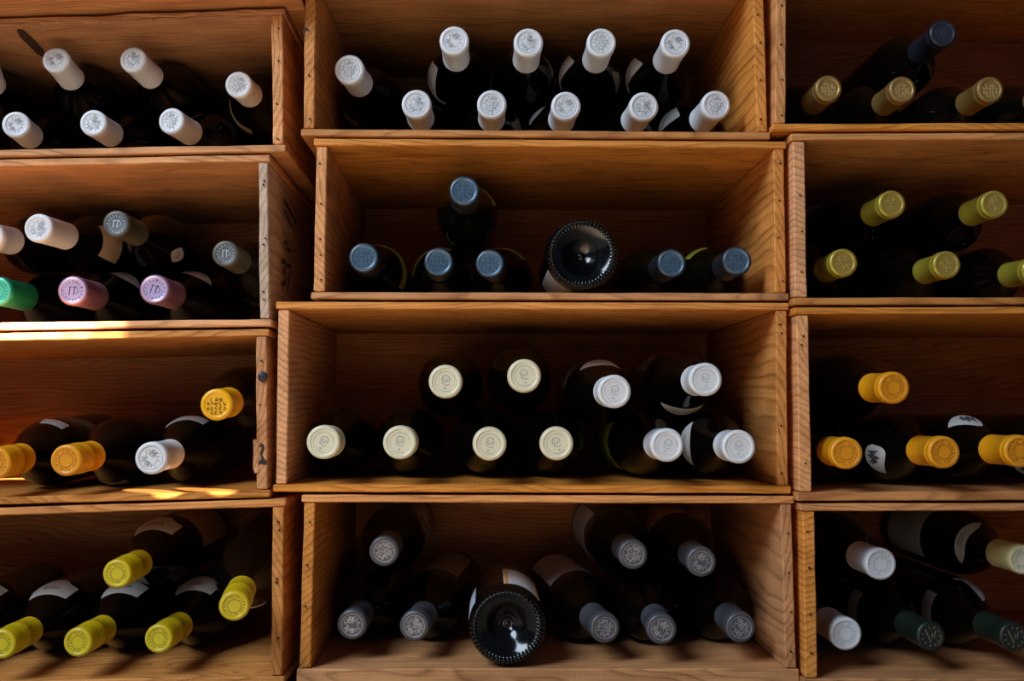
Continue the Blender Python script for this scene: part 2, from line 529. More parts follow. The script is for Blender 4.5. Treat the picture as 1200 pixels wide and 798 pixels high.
def smooth_pts(pts, k=3):
    out = []
    for i in range(len(pts) - 1):
        p0 = pts[max(i - 1, 0)]; p1 = pts[i]; p2 = pts[i + 1]; p3 = pts[min(i + 2, len(pts) - 1)]
        if p2[0] - p1[0] < 0.0045:
            out.append(p1)
            continue
        for q in range(k):
            t_ = q / k
            s = p1[0] + (p2[0] - p1[0]) * t_
            m1 = (p2[1] - p0[1]) / max(p2[0] - p0[0], 1e-6) * (p2[0] - p1[0])
            m2 = (p3[1] - p1[1]) / max(p3[0] - p1[0], 1e-6) * (p2[0] - p1[0])
            h = ((2 * t_**3 - 3 * t_**2 + 1) * p1[1] + (t_**3 - 2 * t_**2 + t_) * m1 + (-2 * t_**3 + 3 * t_**2) * p2[1] + (t_**3 - t_**2) * m2)
            out.append((s, min(h, max(p1[1], p2[1]))))
    out.append(pts[-1])
    return out


KN = 52


def glass_mesh(kind, R, L, punt):
    body = smooth_pts(profile(kind, R, L))
    if not punt:
        base = [(.012, 0), (.011, R * .25), (.006, R * .55), (.001, R * .80), (-.0003, R * .87)]
        body = body[:-2] + [(L - .003, .0125)]
        return lathe(bmesh.new(), base + body + [(L - .003, 0)], 48)
    # base turned to the room: deep punt with a nipple, a rim of fine knurls
    base = [(.0172, 0), (.0165, R * .035), (.0180, R * .06), (.0202, R * .09), (.0190, R * .14), (.0172, R * .20),
            (.0168, R * .235), (.0160, R * .26), (.0143, R * .33), (.0110, R * .42), (.0076, R * .51), (.0048, R * .59), (.0028, R * .655), (.0012, R * .715), (.0004, R * .75),
            (-.0002, R * .785), (-.0012, R * .82), (-.0016, R * .85), (-.0010, R * .89), (.0006, R * .93), (.003, R * .965), (.0055, R * .985)]
    n0 = len(base)
    amp = {15: .3, 16: .9, 17: 1.0, 18: 1.0, 19: .8, 20: .35}

    def mod(i, r, s, a):
        if i in amp:
            c = math.cos(KN * a)
            return r, s - 0.0018 * amp[i] * c
        return r, s
    rest = [(s, r) for s, r in body if s >= .008]
    return lathe(bmesh.new(), base + rest + [(L, 0)], KN * 6, mod)


def capsule_mesh(L, r, length, style):
    z0 = L - length
    pts = [(z0, r * .99), (z0 + .0002, r + .0002), (z0 + .0012, r + .0002), (z0 + .0016, r - .0001)]
    if style == 'ribbed':
        for k in range(3):
            z = L - .034 + k * .0042
            pts += [(z, r - .0001), (z + .001, r + .0004), (z + .002, r + .0004), (z + .003, r - .0001)]
        pts += [(L - .0175, r), (L - .002, r), (L - .0006, r - .0006), (L, r - .0018)]
    elif style == 'bead':
        pts += [(L - .0125, r - .0002), (L - .0115, r + .0007), (L - .0098, r + .0009), (L - .0085, r + .0002), (L - .0075, r - .0001), (L - .0065, r + .0005), (L - .0018, r + .0006), (L - .0004, r + .0001), (L, r - .0012)]
    elif style == 'plain':
        pts += [(L - .011, r - .0001), (L - .0095, r + .0002), (L - .0018, r + .0002), (L - .0005, r - .0004), (L, r - .0018)]
    else:                       # 'rim'
        pts += [(L - .0140, r - .0003), (L - .0130, r + .0002), (L - .0115, r + .0007), (L - .0020, r + .0008), (L - .0006, r + .0003), (L, r - .0010)]
    bm = bmesh.new()
    lathe(bm, pts, 40)
    return bm


def disc_mesh(L, r, style):
    e = r - .0018 if style in ('ribbed', 'plain') else (r - .0012 if style == 'bead' else r - .0010)
    pts = [(L - .0001, e + .0002), (L + .0002, e - .0003), (L + .0003, e - .0014), (L + .0001, e - .0020), (L - .0004, e - .0024), (L - .0005, e - .0034), (L - .0005, 0)]
    bm = bmesh.new()
    lathe(bm, pts, 40)
    return bm


def stroke(bm, pts, w, z, h=0.0004, closed=False):
    n = len(pts)
    rows = []
    for i, p in enumerate(pts):
        p = Vector(p)
        a = Vector(pts[(i - 1) % n]) if (closed or i > 0) else p
        c = Vector(pts[(i + 1) % n]) if (closed or i < n - 1) else p
        tdir = (c - a)
        if tdir.length < 1e-9:
            tdir = Vector((1, 0))
        tdir.normalize()
        nr = Vector((-tdir.y, tdir.x)) * w / 2
        rows.append([bm.verts.new((p.x + nr.x, p.y + nr.y, z)), bm.verts.new((p.x + nr.x * .7, p.y + nr.y * .7, z + h)),
                     bm.verts.new((p.x - nr.x * .7, p.y - nr.y * .7, z + h)), bm.verts.new((p.x - nr.x, p.y - nr.y, z))])
    rng = range(n) if closed else range(n - 1)
    for i in rng:
        A, B = rows[i], rows[(i + 1) % n]
        for k in range(3):
            bm.faces.new((A[k], B[k], B[k + 1], A[k + 1]))
    if not closed:
        bm.faces.new(rows[0])
        bm.faces.new(rows[-1][::-1])


def arc(cx, cy, r, a0, a1, n=10):
    return [(cx + r * math.cos(math.radians(a0 + (a1 - a0) * i / n)), cy + r * math.sin(math.radians(a0 + (a1 - a0) * i / n))) for i in range(n + 1)]


def ring_marks(bm, rr, size, z, count, rnd, w, gapf=()):
    """A ring of small upright letter-like strokes, as the unreadable rim lettering of a capsule."""
    for k in range(count):
        if k in gapf:
            continue
        a = 2 * math.pi * k / count
        rot = Matrix.Rotation(a - math.pi / 2, 2)
        c = Vector((rr * math.cos(a), rr * math.sin(a)))
        s = size / 2
        shapes = [[[(-.5, -1), (-.5, 1)], [(-.5, 1), (.6, .5), (-.5, 0)]], [[(-.6, -1), (0, 1), (.6, -1)]], [[(-.5, -1), (-.5, 1), (.5, -1), (.5, 1)]],
                  [[(-.4, 1), (-.4, -1), (.5, -1)]], [[(0, -1), (0, 1)]], [[(.5, .8), (-.5, .9), (-.5, -.9), (.5, -.8)]]]
        for st in shapes[rnd.randrange(len(shapes))]:
            stroke(bm, [tuple(c + rot @ Vector((x * s * .75, y * s))) for x, y in st], w, z)


def emblem_mesh(kind, L, r, seed):
    rnd = random.Random(seed * 13 + 5)
    z = L - .0006
    e = r - .0038
    bm = bmesh.new()
    w = .0007
    if kind == 'grapes':          # vine-like knot inside a ring
        stroke(bm, arc(0, 0, e * .98, 0, 354, 36), w * .8, z, closed=True)
        for k in range(18):
            a, q = rnd.uniform(0, 6.283), e * math.sqrt(rnd.uniform(.0, .5))
            stroke(bm, arc(q * math.cos(a), q * math.sin(a), e * rnd.uniform(.12, .2), a * 57, a * 57 + rnd.uniform(200, 340), 7), w * .75, z)
        for k in range(11):
            a = k * .571 + rnd.uniform(-.15, .15)
            q = e * rnd.uniform(.6, .8)
            stroke(bm, arc(q * math.cos(a), q * math.sin(a), e * .2, a * 57 + 60, a * 57 + 250, 6), w * .8, z)
    elif kind == 'ringtext':      # plain centre boss, rim lettering
        stroke(bm, arc(0, 0, e * 1.02, 0, 354, 40), w * .5, z, closed=True)
        stroke(bm, arc(0, 0, e * .58, 0, 354, 32), w * .8, z, closed=True)
        ring_marks(bm, e * .80, e * .24, z, 18, rnd, w * .55, gapf=(5, 14))
    elif kind == 'monogram':      # rim lettering round a bold pair of strokes
        stroke(bm, arc(0, 0, e * 1.04, 0, 354, 40), w * .6, z, closed=True)
        ring_marks(bm, e * .82, e * .26, z, 16, rnd, w * .7)
        for x in (-.22, .18):
            stroke(bm, [(x * e - e * .1, -e * .42), (x * e - e * .02, e * .42)], w * 1.6, z)
        stroke(bm, [(-.34 * e, .3 * e), (.34 * e, .34 * e)], w, z)
        stroke(bm, arc(e * .22, 0, e * .26, -90, 90, 7), w, z)
    elif kind == 'curl':          # small flourish in a thin ring
        stroke(bm, arc(0, 0, e * .80, 20, 300, 30), w * .45, z)
        stroke(bm, arc(0, e * .18, e * .30, -40, 230, 12), w, z)
        stroke(bm, arc(-e * .02, e * .10, e * .15, 120, 420, 10), w, z)
        stroke(bm, [(-e * .3, -e * .12), (e * .05, -e * .3), (e * .32, -e * .2)], w * .9, z)
        stroke(bm, arc(0, -e * .55, e * .06, 0, 350, 7), w * .8, z)
    elif kind == 'scribble':      # rough letters in lines
        for row, n_ in ((.42, 3), (.05, 5), (-.32, 5), (-.66, 3)):
            for k in range(n_):
                x = (k - (n_ - 1) / 2) * e * .34 + rnd.uniform(-.04, .04) * e
                y = row * e + rnd.uniform(-.05, .05) * e
                s = e * .15
                pts = [(x + rnd.uniform(-s, s), y - s + 2 * s * i / 3 + rnd.uniform(-.3, .3) * s) for i in range(4)]
                stroke(bm, pts, w * 1.1, z)
                stroke(bm, arc(x, y, s * .7, rnd.uniform(0, 180), rnd.uniform(200, 360), 5), w, z)
    elif kind == 'vee':           # a large slanting V with rim marks
        stroke(bm, arc(0, 0, e * 1.06, 0, 354, 40), w * .6, z, closed=True)
        stroke(bm, [(-.5 * e, .55 * e), (-.02 * e, -.55 * e), (.12 * e, .15 * e)], w * 1.7, z)
        stroke(bm, [(.1 * e, .3 * e), (.3 * e, -.2 * e), (.42 * e, .5 * e)], w * 1.2, z)
        ring_marks(bm, e * .86, e * .22, z, 11, rnd, w)
    elif kind == 'leaf':          # fan of leaf-like ridges
        stroke(bm, arc(0, 0, e * 1.03, 0, 354, 40), w * .9, z, closed=True)
        for k in range(9):
            a = 20 + k * 40 + rnd.uniform(-12, 12)
            r0, r1 = e * rnd.uniform(.1, .3), e * rnd.uniform(.55, .85)
            am = a + rnd.uniform(-25, 25)
            stroke(bm, [(r0 * math.cos(math.radians(a)), r0 * math.sin(math.radians(a))),
                        ((r0 + r1) / 2 * math.cos(math.radians(am)), (r0 + r1) / 2 * math.sin(math.radians(am))),
                        (r1 * math.cos(math.radians(a)), r1 * math.sin(math.radians(a)))], w * 1.5, z, .0006)
    return bm


def patch(pts, outline, phi, n=16, m=6, lift=.0005, thick=.0002):
    """Paper patch following the glass: outline(t) for t in -1..1 gives (angle offset in degrees, s low, s high)."""
    bm = bmesh.new()
    rows = []
    for i in range(n + 1):
        t_ = -1 + 2 * i / n
        da, s0, s1 = outline(t_)
        a = math.radians(phi + da)
        row = []
        for j in range(m + 1):
            s = s0 + (s1 - s0) * j / m
            r = rad_at(pts, s) + lift
            row.append(bm.verts.new((r * math.cos(a), r * math.sin(a), s)))
        rows.append(row)
    for A, B in zip(rows, rows[1:]):
        for j in range(m):
            bm.faces.new((A[j], B[j], B[j + 1], A[j + 1]))
    bmesh.ops.recalc_face_normals(bm, faces=bm.faces)
    for f_ in bm.faces:
        c = f_.calc_center_median()
        if f_.normal.dot(Vector((c.x, c.y, 0))) < 0:
            f_.normal_flip()
    ret = bmesh.ops.extrude_face_region(bm, geom=bm.faces[:])
    vs = [g for g in ret['geom'] if isinstance(g, bmesh.types.BMVert)]
    for v in vs:
        d = Vector((v.co.x, v.co.y, 0)).normalized()
        v.co += d * thick
    bmesh.ops.recalc_face_normals(bm, faces=bm.faces)
    return bm


def ink_rows(pts, phi, s0, s1, span, rows, seed, lift=.0009):
    """A few printed dashes across a label."""
    rnd = random.Random(seed)
    bm = bmesh.new()
    for k in range(rows):
        s = s0 + (s1 - s0) * (k + .5) / rows
        a = phi - span / 2
        while a < phi + span / 2:
            da = rnd.uniform(2.0, 5.0)
            v = []
            for aa, ss in ((a, s - .0009), (a + da, s - .0009), (a + da, s + .0009), (a, s + .0009)):
                r = rad_at(pts, ss) + lift
                v.append(bm.verts.new((r * math.cos(math.radians(aa)), r * math.sin(math.radians(aa)), ss)))
            bm.faces.new(v)
            a += da + rnd.uniform(1.2, 2.5)
    return bm


MESH = {}


def shared(key, make, smooth=True):
    """Mesh data made once and used by every copy of the same kind."""
    if key not in MESH:
        bm = make()
        me = bpy.data.meshes.new(key[0])
        bm.normal_update()
        bm.to_mesh(me)
        bm.free()
        if smooth:
            for p in me.polygons:
                p.use_smooth = True
        MESH[key] = me
    return MESH[key]


def part(name, me, mat, parent, label=None):
    o = bpy.data.objects.new(name, me)
    if not me.materials:
        me.materials.append(mat)
    if me.materials[0] is not mat:
        o.material_slots[0].link = 'OBJECT'
        o.material_slots[0].material = mat
    COL.objects.link(o)
    o.parent = parent
    if label:
        o['label'] = label
    return o


BOT = []


def B(crate, u, v, fin, label, group, kind='burgundy', R=.039, L=.297, r=.0156, cap_len=.060, style='rim', emb='grapes', lower=True, depth=None,
      base=None, glass=None, necks=(), body=None, punt=False, dz=None, tilt=(0, 0)):
    """One bottle: its cap is seen at (u, v); a lower one lies on the crate floor."""
    BOT.append(dict(crate=crate, u=u, v=v, fin=fin, label=label, group=group, kind=kind, R=R, L=L, r=r, cap_len=cap_len, style=style, emb=emb,
                    lower=lower, depth=depth, glass=glass or glass_brown, necks=necks, body=body, punt=punt, tilt=tilt))


# neck labels: (style, facing angle seen from the room in degrees counter-clockwise from the right, half span, paper)
G = 'white-capped bottles in the top left crate'
T = 'wine bottle in the top left crate'
kw = dict(r=.0144, style='plain', emb='grapes', kind='bordeaux', R=.0375, cap_len=.05)
B('L1', -21, 69, 'white', 'white-capped wine bottle cut by the left photo edge, upper layer of top left crate', G, lower=False, **kw)
B('L1', 65, 69, 'white', 'white-capped wine bottle at upper left in the top left crate, near a dark knot', G, lower=False, **kw)
B('L1', 155, 69, 'white', 'white-capped wine bottle in the middle of the upper layer, top left crate', G, lower=False, **kw)
B('L1', 279, 99, 'white', 'white-capped wine bottle nearest the right end board of the top left crate', G, lower=False, necks=[('band', 215, 40, 'tan')], **kw)
B('L1', 17.5, 145, 'white', 'leftmost white-capped wine bottle lying on the floor of the top left crate', G, **kw)
B('L1', 109, 144, 'white', 'middle white-capped wine bottle lying on the floor of the top left crate', G, **kw)
B('L1', 199.5, 141, 'white', 'rightmost white-capped wine bottle lying on the floor of the top left crate', G, necks=[('band', 120, 20, 'tan')], **kw)

G = 'mixed-capped bottles in the second crate on the left'
B('L2', -15, 277, 'white', 'white-capped wine bottle almost wholly past the left photo edge, above the emerald cap', G, lower=False, R=.036)
B('L2', 44, 267, 'white', 'wine bottle with white cap and cream neck label, above the mauve-capped bottles', G, lower=False, r=.0155, style='plain', emb='grapes', necks=[('rect', 0, 42, 'cream')], tilt=(.012, .004), R=.036)
B('L2', 136, 262, 'silver', 'silver-capped wine bottle in the middle of the second left crate', G, lower=False, r=.0143, style='plain', emb='monogram', necks=[('crescent', -30, 18, 'white')], R=.036)
B('L2', 264, 297, 'silver', 'silver-capped wine bottle beside the right end board of the second left crate', G, lower=False, r=.0143, style='plain', emb='monogram', body=('tan', 250), R=.037)
B('L2', -3, 341, 'emerald', 'emerald green capped wine bottle at the left edge of the photo', G, r=.0158, style='plain', emb='ringtext', cap_len=.062, R=.037)
B('L2', 85, 340.5, 'purple', 'left one of two mauve-capped wine bottles in the second left crate', G, r=.0160, style='plain', emb='monogram', necks=[('crescent', 62, 36, 'white')], body=('lime', 260), R=.037)
B('L2', 181, 339, 'purple', 'right one of two mauve-capped wine bottles in the second left crate', G, r=.0160, style='plain', emb='monogram', necks=[('crescent', 68, 36, 'white')], body=('lime', 260), R=.037)

G = 'bottles in the third crate on the left'
B('L3', -6, 543, 'orange', 'orange-capped wine bottle cut by the left photo edge, third left crate', G, r=.0160, style='ribbed', emb='ringtext', depth=1.03, necks=[('band', 75, 22, 'white')])
B('L3', 77, 539.5, 'orange', 'orange-capped wine bottle left of the white cap, third left crate', G, r=.0160, style='ribbed', emb='ringtext', depth=1.03, necks=[('band', 270, 25, 'white')])
B('L3', 177, 537, 'white', 'single white-capped wine bottle among orange caps in the third left crate', G, r=.0158, style='rim', emb='grapes', depth=1.03, necks=[('band', 95, 38, 'white')])
B('L3', 253.6, 474.3, 'amber', 'wine bottle with bright amber cap raised beside the plugged end board', G, r=.0160, style='plain', emb='scribble', lower=False, depth=1.02, R=.038)

G = 'yellow-capped bottles in the bottom left crate'
kw = dict(r=.0148, style='ribbed', emb='ringtext', cap_len=.066)
B('L4', -85, 757, 'yellow', 'yellow-capped wine bottle, cap beyond the left photo edge, bottom left crate', G, necks=[('shield', 92, 40, 'white')], **kw)
B('L4', 1.5, 755, 'yellow', 'yellow-capped wine bottle with its cap cut by the left photo edge, bottom left crate', G, necks=[('shield', 92, 40, 'white')], **kw)
B('L4', 91, 752.8, 'yellow', 'left of the two whole yellow-capped wine bottles on the bottom left crate floor', G, necks=[('shield', 92, 40, 'white')], **kw)
B('L4', 185.7, 748.7, 'yellow', 'right of the two whole yellow-capped wine bottles on the bottom left crate floor', G, necks=[('shield', 92, 40, 'white')], **kw)
B('L4', 137, 672.6, 'yellow', 'topmost yellow-capped wine bottle, lying on the others in the bottom left crate', G, lower=False, necks=[('shield', 92, 42, 'white')], body=('tan', 50), **kw)
B('L4', 274, 711.4, 'yellow', 'yellow-capped wine bottle against the right end board of the bottom left crate', G, lower=False, necks=[('crescent', 280, 25, 'white')], **kw)

G = 'white-capped bottles in the top middle crate'
kw = dict(r=.0156, style='rim', emb='grapes', kind='burgundy', R=.039)
B('C1', 409, 81, 'white', 'white-capped wine bottle nearest the left end board of top middle crate', G, lower=False, necks=[('band', 205, 45, 'tan')], **kw)
B('C1', 532.4, 47.4, 'white', 'white-capped wine bottle with leaf label at its left, highest cap in top middle crate', G, lower=False, necks=[('leaf', 195, 50, 'white')], **kw)
B('C1', 619.4, 49.8, 'white', 'white-capped wine bottle, thin label arc at its right, upper layer of top middle crate', G, lower=False, necks=[('crescent', 25, 28, 'grey')], **kw)
B('C1', 705, 49.8, 'white', 'white-capped wine bottle third along the raised middle row of top middle crate', G, lower=False, necks=[('leaf', 168, 36, 'white'), ('leaf', -5, 25, 'grey')], **kw)
B('C1', 792, 50.7, 'white', 'rightmost white-capped wine bottle in the upper layer of top middle crate', G, lower=False, necks=[('leaf', 172, 36, 'white')], **kw)
B('C1', 488, 122, 'white', 'leftmost white-capped wine bottle on the floor of the top middle crate', G, **kw)
B('C1', 576.4, 122.3, 'white', 'second white-capped wine bottle from left on the floor of top middle crate', G, necks=[('leaf', 12, 30, 'grey')], **kw)
B('C1', 663.4, 124.2, 'white', 'middle white-capped wine bottle on the floor of the top middle crate', G, necks=[('crescent', 140, 26, 'white')], **kw)
B('C1', 754.7, 124.7, 'white', 'fourth white-capped wine bottle from left on the floor of top middle crate', G, **kw)
B('C1', 839.3, 122.8, 'white', 'rightmost white-capped wine bottle on the floor of the top middle crate', G, necks=[('leaf', 155, 42, 'white')], **kw)

G = 'slate-blue capped bottles in the second middle crate'
kw = dict(r=.0160, style='plain', emb='scribble', kind='burgundy', R=.0365, glass=glass_green, cap_len=.048)
B('C2', 544.3, 223.5, 'blue', 'slate-blue capped green wine bottle lying on top of two others', G, lower=False, necks=[('band', 48, 30, 'lime')], **kw)
B('C2', 426.4, 301.8, 'blue', 'slate-blue capped wine bottle with a long lime label arc, leftmost in its crate', G, necks=[('band', 35, 68, 'lime')], **kw)
B('C2', 514.3, 307, 'blue', 'slate-blue capped wine bottle with a lime label arc at its left, under the raised bottle', G, necks=[('band', 125, 55, 'lime')], **kw)
B('C2', 573.8, 308.5, 'blue', 'slate-blue capped wine bottle between the raised bottle and the bottle base', G, necks=[('band', 75, 38, 'lime')], **kw)
B('C2', 787.4, 308.5, 'blue', 'slate-blue capped wine bottle just right of the upturned bottle base', G, **kw)
B('C2', 863.8, 305.6, 'blue', 'slate-blue capped wine bottle nearest the right end board, short lime label arc', G, necks=[('band', 120, 24, 'lime')], **kw)
B('C2', 683.5, 297.4, 'blue', 'black wine bottle lying with its knurled base towards the room among blue caps', None, punt=True, kind='burgundy', R=.0395, glass=glass_black, body=('grey', 228, 25))

G = 'cream-capped bottles in the wide middle crate'
kw = dict(r=.0168, style='bead', emb='curl', kind='burgundy', R=.0385, cap_len=.040)
kc = dict(depth=1.035, **kw)
B('C3', 522, 447, 'cream', 'left cream-capped wine bottle of the two in the upper layer', G, lower=False, **kc)
B('C3', 614.5, 440.3, 'cream', 'right cream-capped wine bottle of the two in the upper layer', G, lower=False, **kc)
B('C3', 379, 518, 'cream', 'leftmost cream-capped wine bottle in the lower layer of the wide middle crate', G, **kc)
B('C3', 468.5, 518.5, 'cream', 'second cream-capped wine bottle from the left in the lower layer', G, **kc)
B('C3', 574, 520, 'cream', 'third cream-capped wine bottle from the left in the lower layer', G, **kc)
B('C3', 652.3, 519.6, 'cream', 'cream-capped wine bottle in the lower layer, rightmost of the cream caps', G, necks=[], **kc)
G = 'white-capped bottles in the wide middle crate'
kw = dict(r=.0164, style='rim', emb='curl', kind='burgundy', R=.0385, cap_len=.048, depth=1.02)
B('C3', 720, 458.7, 'white', 'white-capped wine bottle with a crescent label above its cap', G, lower=False, necks=[('crescent', 92, 42, 'white')], body=('grey', 125), **kw)
B('C3', 827, 444.5, 'white', 'white-capped wine bottle with a crescent label below its cap', G, lower=False, necks=[('crescent', 268, 46, 'white')], body=('grey', 110), **kw)
B('C3', 782, 521.5, 'white', 'white-capped wine bottle without neck label in the lower layer of wide middle crate', G, body=('lime', 190), **kw)
B('C3', 866, 523.5, 'white', 'white-capped wine bottle with a crescent label at its left, nearest the right board', G, necks=[('crescent', 180, 46, 'white')], **kw)

G = 'pewter-capped bottles in the bottom middle crate'
kw = dict(r=.0152, style='bead', emb='grapes', kind='bordeaux', R=.0375, L=.298, cap_len=.058)
B('C4', 450, 646, 'pewter', 'pewter-capped wine bottle raised at the upper left of the bottom middle crate', G, lower=False, necks=[], body=('grey', 10), **kw)
B('C4', 412.5, 732, 'pewter', 'pewter-capped wine bottle lowest and nearest the left end board', G, **kw)
B('C4', 485, 734, 'pewter', 'pewter-capped wine bottle just left of the knurled bottle base', G, body=('grey', 95), **kw)
B('C4', 710, 736.5, 'pewter', 'pewter-capped wine bottle just right of the knurled bottle base, white label on top', G, body=('blue', 100), **kw)
B('C4', 775.5, 737.5, 'pewter', 'middle one of three pewter-capped wine bottles right of the bottle base', G, **kw)
B('C4', 868, 735.5, 'pewter', 'pewter-capped wine bottle in the lower right corner of the bottom middle crate', G, **kw)
B('C4', 742, 650, 'pewter', 'left raised pewter-capped wine bottle with pale blue label at its left', G, lower=False, body=('blue', 178), **kw)
B('C4', 822, 658.5, 'pewter', 'right raised pewter-capped wine bottle in the bottom middle crate', G, lower=False, body=('tan', 120), **kw)
B('C4', 595, 735, 'pewter', 'black wine bottle with knurled base forward and an orange-edged label on top', None, punt=True, kind='burgundy', R=.0405, glass=glass_black, body=('orange_edge', 64, 31))

G = 'gold-capped bottles in the top right crate'
kw = dict(r=.0140, style='bead', emb='scribble', kind='bordeaux', R=.0375, cap_len=.052)
B('R1', 971.4, 103.4, 'gold', 'gold-capped wine bottle nearest the left end board of the top right crate', G, **kw)
B('R1', 1058, 104.7, 'gold', 'gold-capped wine bottle below the black-capped bottle', G, **kw)
B('R1', 1161, 104.7, 'gold', 'gold-capped wine bottle right of the black-capped bottle', G, **kw)
B('R1', 1243, 103, 'gold', 'gold-capped wine bottle beyond the right photo edge, its shoulder just in view', G, **kw)
B('R1', 1105.8, 38.8, 'black', 'black-capped wine bottle lying on top of the gold-capped bottles', None, lower=False, r=.0145, style='bead', emb='curl', kind='bordeaux', R=.037, cap_len=.06)

G = 'olive-gold capped bottles in the second crate on the right'
kw = dict(r=.0146, style='bead', emb='leaf', kind='bordeaux', R=.0375, cap_len=.055)
B('R2', 1045.6, 239, 'olive', 'left olive-gold capped wine bottle in the upper layer, second right crate', G, lower=False, **kw)
B('R2', 1166, 239, 'olive', 'right olive-gold capped wine bottle in the upper layer, second right crate', G, lower=False, **kw)
B('R2', 988.8, 307.7, 'olive', 'olive-gold capped wine bottle beside the left end board, second right crate', G, **kw)
B('R2', 1110, 310, 'olive', 'middle olive-gold capped wine bottle on the floor of the second right crate', G, **kw)
B('R2', 1214, 317, 'olive', 'olive-gold capped wine bottle cut by the right photo edge', G, **kw)

G = 'orange-capped bottles in the third crate on the right'
kw = dict(r=.0158, style='bead', emb='ringtext', kind='burgundy', R=.039, cap_len=.058)
B('R3', 1047.8, 454.3, 'orange', 'orange-capped wine bottle raised above the others, third right crate', G, lower=False, depth=1.015, **kw)
B('R3', 992.4, 531, 'orange', 'orange-capped wine bottle beside the left end board, third right crate', G, depth=1.02, **kw)
B('R3', 1106.7, 530, 'orange', 'middle orange-capped wine bottle with teardrop label left of it, third right crate', G, depth=1.01, necks=[('drop', 205, 34, 'white')], **kw)
B('R3', 1196, 528.5, 'orange', 'orange-capped wine bottle cut by the right photo edge, teardrop label above its neck', G, depth=1.01, necks=[('drop', 100, 36, 'white')], **kw)
B('R3', 1296, 528.5, 'orange', 'orange-capped wine bottle beyond the right photo edge, only label edge in view', G, depth=1.01, necks=[('drop', 225, 34, 'white')], **kw)

G = 'bottles in the bottom right crate'
B('R4', 1032.3, 661, 'white', 'raised white-capped wine bottle in the bottom right crate', G, lower=False, r=.0164, style='rim', emb='ringtext', kind='burgundy', R=.039, cap_len=.06)
B('R4', 991.4, 743, 'white', 'white-capped wine bottle on the floor of the bottom right crate', G, r=.0164, style='rim', emb='ringtext', kind='burgundy', R=.039, cap_len=.06)
B('R4', 1091.4, 745.7, 'green', 'dark green capped wine bottle, left of the two in the bottom right crate', G, r=.0150, style='plain', emb='vee', kind='burgundy', R=.040, cap_len=.06, necks=[('band', 175, 35, 'grey')], body=('grey', 100))
B('R4', 1188.6, 746.6, 'green', 'dark green capped wine bottle cut by the right photo edge', G, r=.0150, style='plain', emb='vee', kind='burgundy', R=.040, cap_len=.06, necks=[('leaf', 62, 30, 'blue'), ('band', 175, 35, 'grey')])
B('R4', 1199, 656, 'straw', 'straw-capped wine bottle with crescent neck label at the right photo edge', G, lower=False, r=.0160, style='plain', emb='ringtext', kind='burgundy', R=.040, cap_len=.05, necks=[('collar', 152, 72, 'blue')], body=('blue', 165))

# ---- place the bottles: caps where they are seen, bodies settled so that they touch without overlap
BODY = .165


def body_len(b_):
    return .19 if b_['kind'] == 'bordeaux' else .165


def floor_z(c, x):
    t_ = (x - c['bl'].x) / (c['br'].x - c['bl'].x)
    return c['bl'].y + (c['br'].y - c['bl'].y) * t_


def ceil_z(c, x):
    t_ = (x - c['tl'].x) / (c['tr'].x - c['tl'].x)
    return c['tl'].y + (c['tr'].y - c['tl'].y) * t_


for b_ in BOT:
    c = CR[b_['crate']]
    maxd = INNER - .008 - b_['L']
    if b_['punt']:
        d = b_['depth'] or 1.02
        lo, hi = 0.9, 1.3
        for _ in range(40):     # nearer or farther until the body rests on the floor
            d = (lo + hi) / 2
            p = at_depth(b_['u'], b_['v'], d)
            gap = p.z - floor_z(c, p.x) - b_['R'] - .0012
            above = p.z > EYE.z
            if (gap > 0) == above:
                hi = d
            else:
                lo = d
        d = min(max(d, .985), 1.075)
        p = at_depth(b_['u'], b_['v'], d)
        b_['near'] = p
        b_['far'] = p + Vector((0, b_['L'], 0))
        b_['base'], b_['cap'] = p.copy(), p + Vector((0, b_['L'], 0))
        continue
    d = b_['depth']
    if d is None:
        best = None
        for k in range(0, 90):
            dd = .99 + k * .0015
            if dd > maxd:
                break
            p = at_depth(b_['u'], b_['v'], dd)
            target = floor_z(c, p.x) + b_['R'] + .001 + (0 if b_['lower'] else .068)
            e = abs(p.z - target)
            if best is None or e < best[0]:
                best = (e, dd)
        d = best[1]
    d = min(d, maxd)
    b_['cap'] = at_depth(b_['u'], b_['v'], d)
    b_['base'] = b_['cap'] + Vector((b_['tilt'][0], b_['L'], b_['tilt'][1]))


def axis_pt(b_, s):
    return b_['base'].lerp(b_['cap'], s / b_['L'])


def seg_close(p1, q1, p2, q2):
    d1, d2, r = q1 - p1, q2 - p2, p1 - p2
    a, e, f_ = d1.dot(d1), d2.dot(d2), d2.dot(r)
    c_, b2 = d1.dot(r), d1.dot(d2)
    den = a * e - b2 * b2
    s = min(max((b2 * f_ - c_ * e) / den, 0), 1) if den > 1e-12 else 0
    t_ = (b2 * s + f_) / e
    if t_ < 0:
        t_, s = 0, min(max(-c_ / a, 0), 1)
    elif t_ > 1:
        t_, s = 1, min(max((b2 - c_) / a, 0), 1)
    return s, t_, p1 + d1 * s, p2 + d2 * t_


